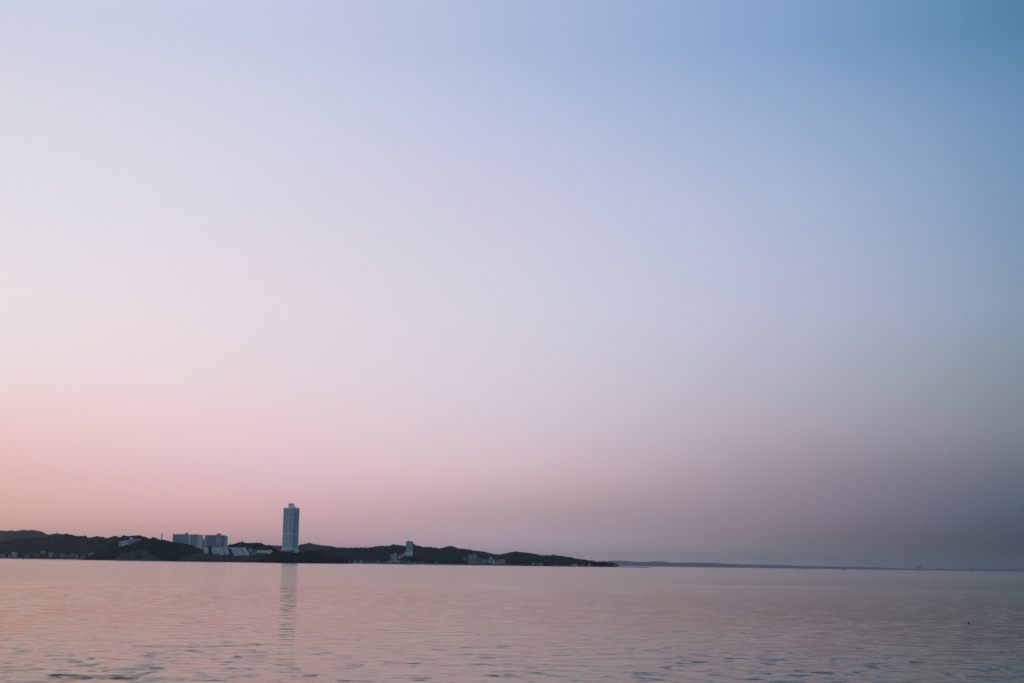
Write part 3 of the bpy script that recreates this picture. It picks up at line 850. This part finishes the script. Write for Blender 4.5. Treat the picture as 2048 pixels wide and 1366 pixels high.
for (a, b_, yt, yb, Dd, wl, rf, kd, nw, lab) in (
    (694, 700, 1121.5, 1125.5, 3800, 'dim', 'slate', 'gable', 2, "first dim house right of the dark promontory tip"),
    (707, 712, 1120.5, 1124, 3800, 'grey', 'slate', 'gable', 2, "small grey house left of the slender white one"),
    (714, 718, 1121.5, 1125.5, 3800, 'dim', 'dark', 'gable', 1, "tiny dim house squeezed left of the slender white one"),
    (720.3, 723, 1120, 1126.5, 3790, 'pale', 'slate', 'flat', 1, "slender white house near the water right of the promontory"),
    (724.5, 728, 1122.5, 1126.5, 3790, 'grey', 'dark', 'gable', 1, "small house touching the slender white one on its right"),
    (733, 741, 1121, 1126, 3800, 'dim', 'dark', 'gable', 3, "dark-roofed house below the faint ridge mast"),
    (745, 751, 1121.5, 1126, 3800, 'dim', 'tile', 'hip', 2, "brown-roofed house left of the pale-roofed hall"),
    (752, 760, 1120, 1124, 3800, 'dim', 'slate', 'flat', 3, "pale flat-roofed hall by the water under the ridge dip"),
    (766, 771, 1122, 1126, 3800, 'dim', 'dark', 'gable', 2, "dim house right of the pale flat-roofed hall"),
    (773, 780, 1120.5, 1126.3, 3810, 'pink', 'dark', 'gable', 2, "pinkish house below and left of the five-storey pair"),
    (783, 790, 1122.3, 1127, 3800, 'dim', 'slate', 'gable', 2, "low slate-roofed house directly below the five-storey pair"),
    (794, 800, 1119.5, 1126.5, 3810, 'grey', 'tile', 'flat', 2, "boxy grey house at lower right of the five-storey pair"),
    (796, 800.5, 1110.5, 1115, 3900, 'blue', 'slate', 'gable', 1, "blue-grey hillside house, lowest step towards the slim high-rise"),
    (802, 806, 1107.5, 1112.5, 3910, 'blue', 'slate', 'gable', 1, "blue-grey hillside house, middle step towards the slim high-rise"),
    (806.5, 810.5, 1105, 1110, 3920, 'blue', 'slate', 'gable', 1, "blue-grey hillside house tucked at the left foot of the slim high-rise"),
    (805, 812, 1121.5, 1127, 3800, 'dim', 'dark', 'gable', 2, "dim waterside house below the slim high-rise"),
    (815, 821, 1123, 1127.3, 3800, 'grey', 'slate', 'gable', 2, "slate-roofed waterside house left of the long white shed"),
    (826, 833, 1125, 1127.8, 3780, 'pale', 'slate', 'flat', 2, "long low white shed on the waterfront"),
    (838, 846, 1123.8, 1127.8, 3790, 'pink', 'tile', 'gable', 3, "brownish-pink row house right of the long low white shed"),
    (847, 855, 1124.2, 1127.8, 3790, 'pink', 'dark', 'gable', 3, "brownish-pink row house with a dark roof, right end of its pair"),
    (860, 865, 1123.5, 1128, 3790, 'dim', 'dark', 'gable', 2, "dim house before the small pale boat shed"),
    (870, 875.5, 1125, 1128.2, 3780, 'pale', 'slate', 'flat', 2, "small pale boat shed where the straight sea wall begins"),
    (925, 934, 1115, 1118.5, 3880, 'dim', 'slate', 'flat', 3, "faint long building up the slope left of the waterside hotel"),
    (962, 970, 1118.5, 1124.5, 3830, 'blue', 'slate', 'gable', 3, "blue-grey house first to the right of the waterside hotel"),
    (962.5, 966, 1121.5, 1127.5, 3790, 'dim', 'dark', 'gable', 1, "dark little house between the hotel and the sea wall"),
    (971, 975.5, 1119.5, 1125, 3830, 'dim', 'slate', 'gable', 1, "dim house between two blue-grey ones right of the hotel"),
    (976, 982.5, 1118, 1124, 3830, 'blue', 'slate', 'gable', 2, "blue-grey house left of the tall bright one"),
    (984, 989.5, 1117.5, 1126, 3825, 'pale', 'slate', 'gable', 1, "tall bright house, whitest in the village by the hotel"),
    (979, 983.5, 1113, 1116.5, 3900, 'blue', 'slate', 'gable', 1, "small house up the slope above the tall bright one"),
    (990.5, 994, 1121, 1127, 3820, 'pink', 'tile', 'gable', 1, "narrow dark pink house right of the tall bright one"),
    (995, 999, 1120, 1125.5, 3830, 'pale', 'slate', 'gable', 1, "small light house left of the brownish-pink apartment house"),
    (1064, 1068, 1125, 1129, 3790, 'blue', 'slate', 'gable', 1, "steep little house at the landward end of the jetty wall"),
    (1070, 1077, 1127, 1130, 3790, 'dim', 'slate', 'flat', 2, "low flat shed right of the steep little house"),
    (1078, 1086, 1126.5, 1130, 3790, 'grey', 'slate', 'gable', 3, "long grey-roofed shed before the low point"),
    (1142, 1148, 1128, 1131.5, 3780, 'grey', 'slate', 'gable', 2, "grey house at the end of the pale sea wall"),
    (1149, 1155, 1126.5, 1130.5, 3790, 'blue', 'slate', 'hip', 2, "blue-roofed house among the trees of the low point"),
    (1163, 1168, 1127.5, 1131.5, 3790, 'dim', 'slate', 'gable', 2, "dim house under the trees of the low point"),
    (1177, 1182, 1127, 1131.5, 3790, 'grey', 'slate', 'gable', 1, "rightmost small house on the low point"),
):
    house("house", lab, "house", a, b_, yt, yb, Dd, wl, rf, kind=kd, group=G2, nwin=nw)
flat_block("apartment_house", "low brownish-pink apartment house at the right end of the village", "apartment block", 1000, 1010, 1119.5, 1128, 3820, 10, 'pink', 4, 3)
r_ = flat_block("waterside_hotel", "broad grey waterside hotel with a small roof spire", "hotel", 936.5, 954.5, 1110.5, 1128.3, 3800, 18, 'grey', 6, 6, found=5)
Hh = at(945, 1110.5, 3800)[2] - r_.location.z
MB().cyl(4.2, 6, Hh + .9, Hh + 2.6, 1.6, 1.2, 8).cyl(4.2, 6, Hh + 2.6, Hh + 5.5, .9, .1, 8).build("spire", M['blue'], r_)
MB().box(12.2, 20.5, 2, 16, -5, 15.5).build("side_wing", M['dim'], r_)
MB().box(12.1, 20.8, 1.6, 16.4, 15.502, 16.2).build("parapet", M['grey'], r_)

# ------------------------------------------------------------------ far industrial shore
rr = thing("power_station", "blurred grey power station block on the far right shore", "power station", at(1840, 1138.5, 22800)); rr.scale = (1.58, 1.58, 1.58)
MB().box(-38, -8, 0, 60, -4, 30).build("boiler_house", M['grey'], rr)
MB().box(-7.5, 18, 0, 60, -4, 44).build("boiler_house", M['grey'], rr)
MB().box(18.5, 48, 0, 60, -4, 17).build("turbine_hall", M['grey'], rr)


def chimney(label, px, yt, D=22800, r0=6):
    x, y, z0 = at(px, 1139, D); H = at(px, yt, D)[2] - z0
    r_ = thing("chimney", label, "chimney", (x, y, z0), 0, "chimneys on the far right shore")
    MB().cyl(0, 0, -4, H, r0, r0 * .6, 14).build("stack", M['grey'], r_)
    MB().cyl(0, 0, H + .01, H + 2, r0 * .75, r0 * .75, 14).build("rim", M['dark'], r_)


chimney("tallest faint chimney, just right of the power station", 1863, 1121)
chimney("short faint chimney right of the tallest one", 1889, 1129.5, r0=4)
chimney("faint short chimney further right, above the dim coast", 1950, 1130.5, r0=5)
chimney("small chimney near the right edge of the photo", 2034, 1134, r0=4)
for (px0, px1, yt, lab) in ((1752, 1762, 1133.2, "flat grey shed on the far shore left of the power station"),
                            (1870, 1882, 1135.2, "grey shed between the tallest and the short chimney"),
                            (1938, 1947, 1134, "grey shed under the faint short chimney"),
                            (1560, 1568, 1129.4, "tiny pale block on the crest of the far blue shore")):
    house("shed", lab, "shed", px0, px1, yt, 1139.5, 22800, 'grey', 'grey', kind='flat', depth=40, nwin=3)

# ------------------------------------------------------------------ trees
def crown_mesh(seed, wid, hgt, z0, kind):
    rg = random.Random(seed); v, f = [], []
    n = 420
    for k in range(n):
        if kind == 'pine':
            t = rg.random(); rad = wid * (1 - t) * .95 + .25; zz = z0 + t * hgt
            th = rg.random() * 6.283; q = rad * math.sqrt(rg.random() * .9 + .1)
            c = Vector((q * math.cos(th), q * math.sin(th), zz + rg.uniform(-.3, .3)))
        else:
            d = Vector((rg.gauss(0, 1), rg.gauss(0, 1), rg.gauss(0, 1))).normalized() * (rg.random() ** .35)
            lob = 1 + .25 * math.sin(3 * math.atan2(d.y, d.x) + seed) * math.cos(2.3 * d.z + seed)
            c = Vector((d.x * wid * lob, d.y * wid * lob, z0 + hgt * .5 + d.z * hgt * .5 * lob))
        s = rg.uniform(.35, .75)
        a = Vector((rg.gauss(0, 1), rg.gauss(0, 1), rg.gauss(0, 1))).normalized(); b_ = a.orthogonal().normalized(); q2 = a.cross(b_)
        i = len(v)
        v += [tuple(c + b_ * s), tuple(c + q2 * s * .8), tuple(c - b_ * s), tuple(c - q2 * s * .8)]
        f.append((i, i + 1, i + 2, i + 3))
    me = bpy.data.meshes.new("crown"); me.from_pydata(v, [], f); me.materials.append(M['crown']); return me


def trunk_mesh(hgt, seed):
    rg = random.Random(seed); mb = MB()
    mb.cyl(0, 0, -1.5, hgt * .5, .38, .24, 8).cyl(0, 0, hgt * .5, hgt * .85, .24, .1, 8)
    for k in range(5):
        th = rg.random() * 6.28; z = hgt * rg.uniform(.35, .7)
        mb.beam((0, 0, z), (math.cos(th) * hgt * .22, math.sin(th) * hgt * .22, z + hgt * .16), .1)
    me = bpy.data.meshes.new("trunk"); me.from_pydata(mb.v, [], mb.f); me.materials.append(M['bark']); return me


protos = {'broad': (crown_mesh(1, 3.4, 6.2, 2.0, 'b'), trunk_mesh(8, 1)),
          'round': (crown_mesh(5, 4.2, 6.6, 1.6, 'b'), trunk_mesh(8, 2)),
          'tall': (crown_mesh(9, 2.2, 7.4, 1.4, 'b'), trunk_mesh(8.6, 3)),
          'pine': (crown_mesh(13, 2.6, 8.4, 1.2, 'pine'), trunk_mesh(9, 4))}


def tree(kind, px, ytop, D, hgt, label, name=None):
    cme, tme = protos[kind]
    x, y, z = at(px, ytop, D); s = hgt / 8.6
    r_ = thing(name or {'pine': 'pine_tree', 'tall': 'slender_tree'}.get(kind, 'broadleaf_tree'), label, "tree", (x, y, z - hgt), (px * 1.7) % 6.28)
    r_.scale = (s, s, s)
    for nm, me in (("trunk", tme), ("crown", cme)):
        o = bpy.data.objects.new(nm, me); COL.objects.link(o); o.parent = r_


for kind, px, yt, D, h, lab in (
    ('round', 621, 1101.6, 3080, 9, "large round dark tree standing up from the promontory right of the tower"),
    ('broad', 635, 1106, 3080, 7, "small dark tree on the promontory crest, next right of the large round one"),
    ('broad', 650, 1108, 3080, 7, "dark tree in the middle of the promontory's falling crest"),
    ('round', 667, 1109.5, 3070, 7, "rounded dark tree where the promontory crest starts to drop"),
    ('tall', 679, 1112, 3060, 7, "slim dark tree near the right end of the promontory"),
    ('broad', 686, 1117, 3050, 6, "last low tree above the promontory's right tip"),
    ('broad', 566.5, 1101, 3120, 8, "dark tree before the left corner of the tower's foot"),
    ('round', 572.5, 1103, 3110, 7, "low round tree left of the tower entrance"),
    ('tall', 584.5, 1099.6, 3118, 8, "slim dark tree right in front of the tower's foot"),
    ('broad', 599.5, 1103, 3120, 7, "tree at the right corner of the tower's foot"),
    ('broad', 606, 1104, 3090, 7, "low tree between the tower and the large round tree"),
    ('round', 555, 1099, 3140, 8, "round tree left of the tower's foot"),
    ('broad', 548, 1097, 3170, 8, "dark tree above the small gate house"),
    ('tall', 540, 1094, 3300, 9, "slender tree at the right foot of the wooded knoll"),
    ('round', 545, 1095.5, 3290, 8, "round tree next to the slender one at the knoll's foot"),
    ('pine', 484, 1081.9, 3750, 9, "small tree poking up at the top of the wooded knoll"),
    ('broad', 511.5, 1084.6, 3750, 9, "low tree clump on the right shoulder of the wooded knoll"),
    ('tall', 418.6, 1091.5, 3252, 9, "topmost tree in the dark strip between two upright terraces"),
    ('tall', 421.3, 1093, 3250, 9, "slim tree at the right side of the dark strip between terraces"),
    ('broad', 420, 1098, 3235, 9, "middle tree in the dark strip between two upright terraces"),
    ('broad', 418.8, 1103.5, 3228, 9, "lowest left tree in the dark strip between two upright terraces"),
    ('broad', 421.8, 1104, 3226, 9, "lowest right tree in the dark strip between two upright terraces"),
    ('round', 436, 1106.3, 3235, 4.5, "small bush-like tree before the middle terraces"),
    ('broad', 450.2, 1107.5, 3232, 5, "small dark tree before the gap of the upright terraces"),
    ('tall', 462, 1098, 3250, 8, "upper dark tree in the gap between upright and sloping terraces"),
    ('tall', 464.5, 1104.5, 3236, 8, "lower dark tree in the gap between upright and sloping terraces"),
    ('pine', 114, 1064.6, 9450, 19, "pointed tree standing alone on the hazy left ridge"),
    ('broad', 48, 1059.6, 9450, 18, "rounded treetop on the highest part of the hazy left ridge"),
    ('broad', 254, 1071.2, 3940, 9, "rounded tree on the hilltop behind the stepped apartment house"),
    ('pine', 1111.6, 1109.0, 4990, 11, "tiny pointed tree on the falling skyline of the second coast"),
    ('pine', 1185, 1121.4, 3900, 10, "left pointed tree on the low point"),
    ('pine', 1189.5, 1120.9, 3900, 10, "right one of the two close pointed trees on the low point"),
    ('broad', 1198, 1122.4, 3890, 10, "broad tree left of the tallest clump on the low point"),
    ('round', 1206.5, 1121.4, 3880, 11, "rounded tree in the tallest clump on the low point"),
    ('broad', 1213, 1124.5, 3870, 10, "tree on the right flank of the clump on the low point"),
    ('broad', 1225, 1127.4, 3860, 8, "low tree near the end of the point"),
    ('pine', 1234.5, 1127.2, 3850, 8.5, "last small pointed tree at the very end of the point"),
):
    tree(kind, px, yt, D, h, lab)

# low rocky spit beyond the last tree
xa = at(1225, 1134, 3850)[0]; xb = at(1254, 1134, 3850)[0]
nx = 40; gx, gy = np.meshgrid(np.linspace(xa, xb, nx), np.linspace(3800, 3900, 10))
gz = 2.0 * np.clip(1 - (gx - xa) / (xb - xa), 0, 1) * np.clip(1 - np.abs(gy - 3850) / 45, 0, 1) ** .5 + (hash2(gx, gy, 2) - .5) * .5 - .25
tag(np_mesh("terrain", np.stack([gx, gy, gz], -1).reshape(-1, 3), grid_faces(10, nx), M['rock'], False), kind="structure")

# ------------------------------------------------------------------ things on the water
x, y, _ = at(46.5, 1119.5, 2300)
rr = thing("marker_post", "thin tan marker post standing in the bay at far left", "post", (x, y, 0))
MB().cyl(0, 0, -1.5, 3.2, .55, .5, 10).build("post", M['tan'], rr)
MB().cyl(0, 0, 3.202, 5.4, .7, .35, 10).build("top_mark", M['black'], rr)


def buoy(label, px, D, s, colr):
    x, y, _ = at(px, 1140, D)
    r_ = thing("buoy", label, "buoy", (x, y, 0), 0, "navigation buoys off the far shore")
    MB().cyl(0, 0, -.5 * s, .35 * s, .6 * s, .6 * s, 14).build("float", M[colr], r_)
    fr = MB()
    for a in range(4):
        th = a * math.pi / 2
        fr.beam((.45 * s * math.cos(th), .45 * s * math.sin(th), .35 * s), (.12 * s * math.cos(th), .12 * s * math.sin(th), 1.7 * s), .05 * s)
    fr.build("frame", M[colr], r_)
    MB().cyl(0, 0, 1.7 * s, 2.1 * s, .22 * s, .05 * s, 10).build("top_mark", M['black'], r_)


buoy("tiny dark buoy below the far blue ridge, farther left from the little boat", 1426, 2500, 1.5, 'black')
buoy("tiny dark buoy below the far blue ridge, closer to the little boat", 1597, 3000, 1.5, 'black')

x, y, _ = at(1686, 1140, 4000)
rr = thing("fishing_boat", "tiny dark fishing boat on the horizon at right", "boat", (x, y, 0), R(8))
hv = MB()
st_ = [(-5.2, 1.0, 1.1), (-3, 1.5, 1.0), (0, 1.6, 1.0), (3, 1.3, 1.3), (5.4, .08, 1.9)]
for sx, hw_, zt_ in st_:
    hv.v += [(sx, -hw_, zt_), (sx * .93, -hw_ * .6, -.5), (sx * .93, hw_ * .6, -.5), (sx, hw_, zt_)]
for k in range(4):
    i = k * 4
    for j in range(3): hv.f.append((i + j, i + 4 + j, i + 5 + j, i + 1 + j))
    hv.f.append((i + 3, i + 7, i + 4, i))
hv.f += [(0, 1, 2, 3), (19, 18, 17, 16)]
hv.build("hull", M['hull'], rr)
cb = MB().box(-2.2, .8, -.9, .9, 1.0, 3.3).build("cabin", M['grey'], rr)
MB().box(-1.8, .4, -.96, -.89, 2.2, 2.9).build("window", M['glass'], cb)
MB().cyl(-.8, 0, 3.3, 5.6, .09, .06, 6).build("mast", M['black'], rr)
MB().box(2.6, 3.6, -.4, .4, 1.2, 1.9).build("winch", M['black'], rr)


def uv_ball(mb, c, r, ns=14, nr=8, sz=1.0):
    n = len(mb.v)
    for i in range(nr + 1):
        ph = math.pi * i / nr
        for j in range(ns):
            th = 2 * math.pi * j / ns
            mb.v.append((c[0] + r * math.sin(ph) * math.cos(th), c[1] + r * math.sin(ph) * math.sin(th), c[2] + r * sz * math.cos(ph)))
    for i in range(nr):
        for j in range(ns):
            mb.f.append((n + i * ns + j, n + (i + 1) * ns + j, n + (i + 1) * ns + (j + 1) % ns, n + i * ns + (j + 1) % ns))


d = RN @ np.array([(1937 - 1024) / F, (683 - 1247) / F, -1.0]); k = -CAM_H / d[2]
rr = thing("fishing_float", "small round black float on the dark water at lower right", "float", (d[0] * k, d[1] * k, 0.02))
mb = MB(); uv_ball(mb, (0, 0, .02), .06); mb.build("ball", M['black'], rr, True)
MB().cyl(0, 0, .07, .1, .015, .015, 8).build("eyelet", M['black'], rr)

# ------------------------------------------------------------------ haze: one closed box of even air
hz = MB().box(-21000, 21000, -2500, 28500, -3, 225)
hm = bpy.data.materials.new("haze_air"); hm.use_nodes = True
ht = hm.node_tree
for n in list(ht.nodes):
    if n.type == 'BSDF_PRINCIPLED': ht.nodes.remove(n)
pv = ht.nodes.new("ShaderNodeVolumePrincipled")
pv.inputs["Density"].default_value = 3.3e-5
pv.inputs["Color"].default_value = (0.54, 0.63, 0.70, 1)
pv.inputs["Anisotropy"].default_value = 0.5
ho = [n for n in ht.nodes if n.type == 'OUTPUT_MATERIAL'][0]
ht.links.new(pv.outputs[0], ho.inputs["Volume"])
haze = hz.build("haze", hm)
tag(haze, "thin even sea haze over the whole bay", "haze", kind="stuff")
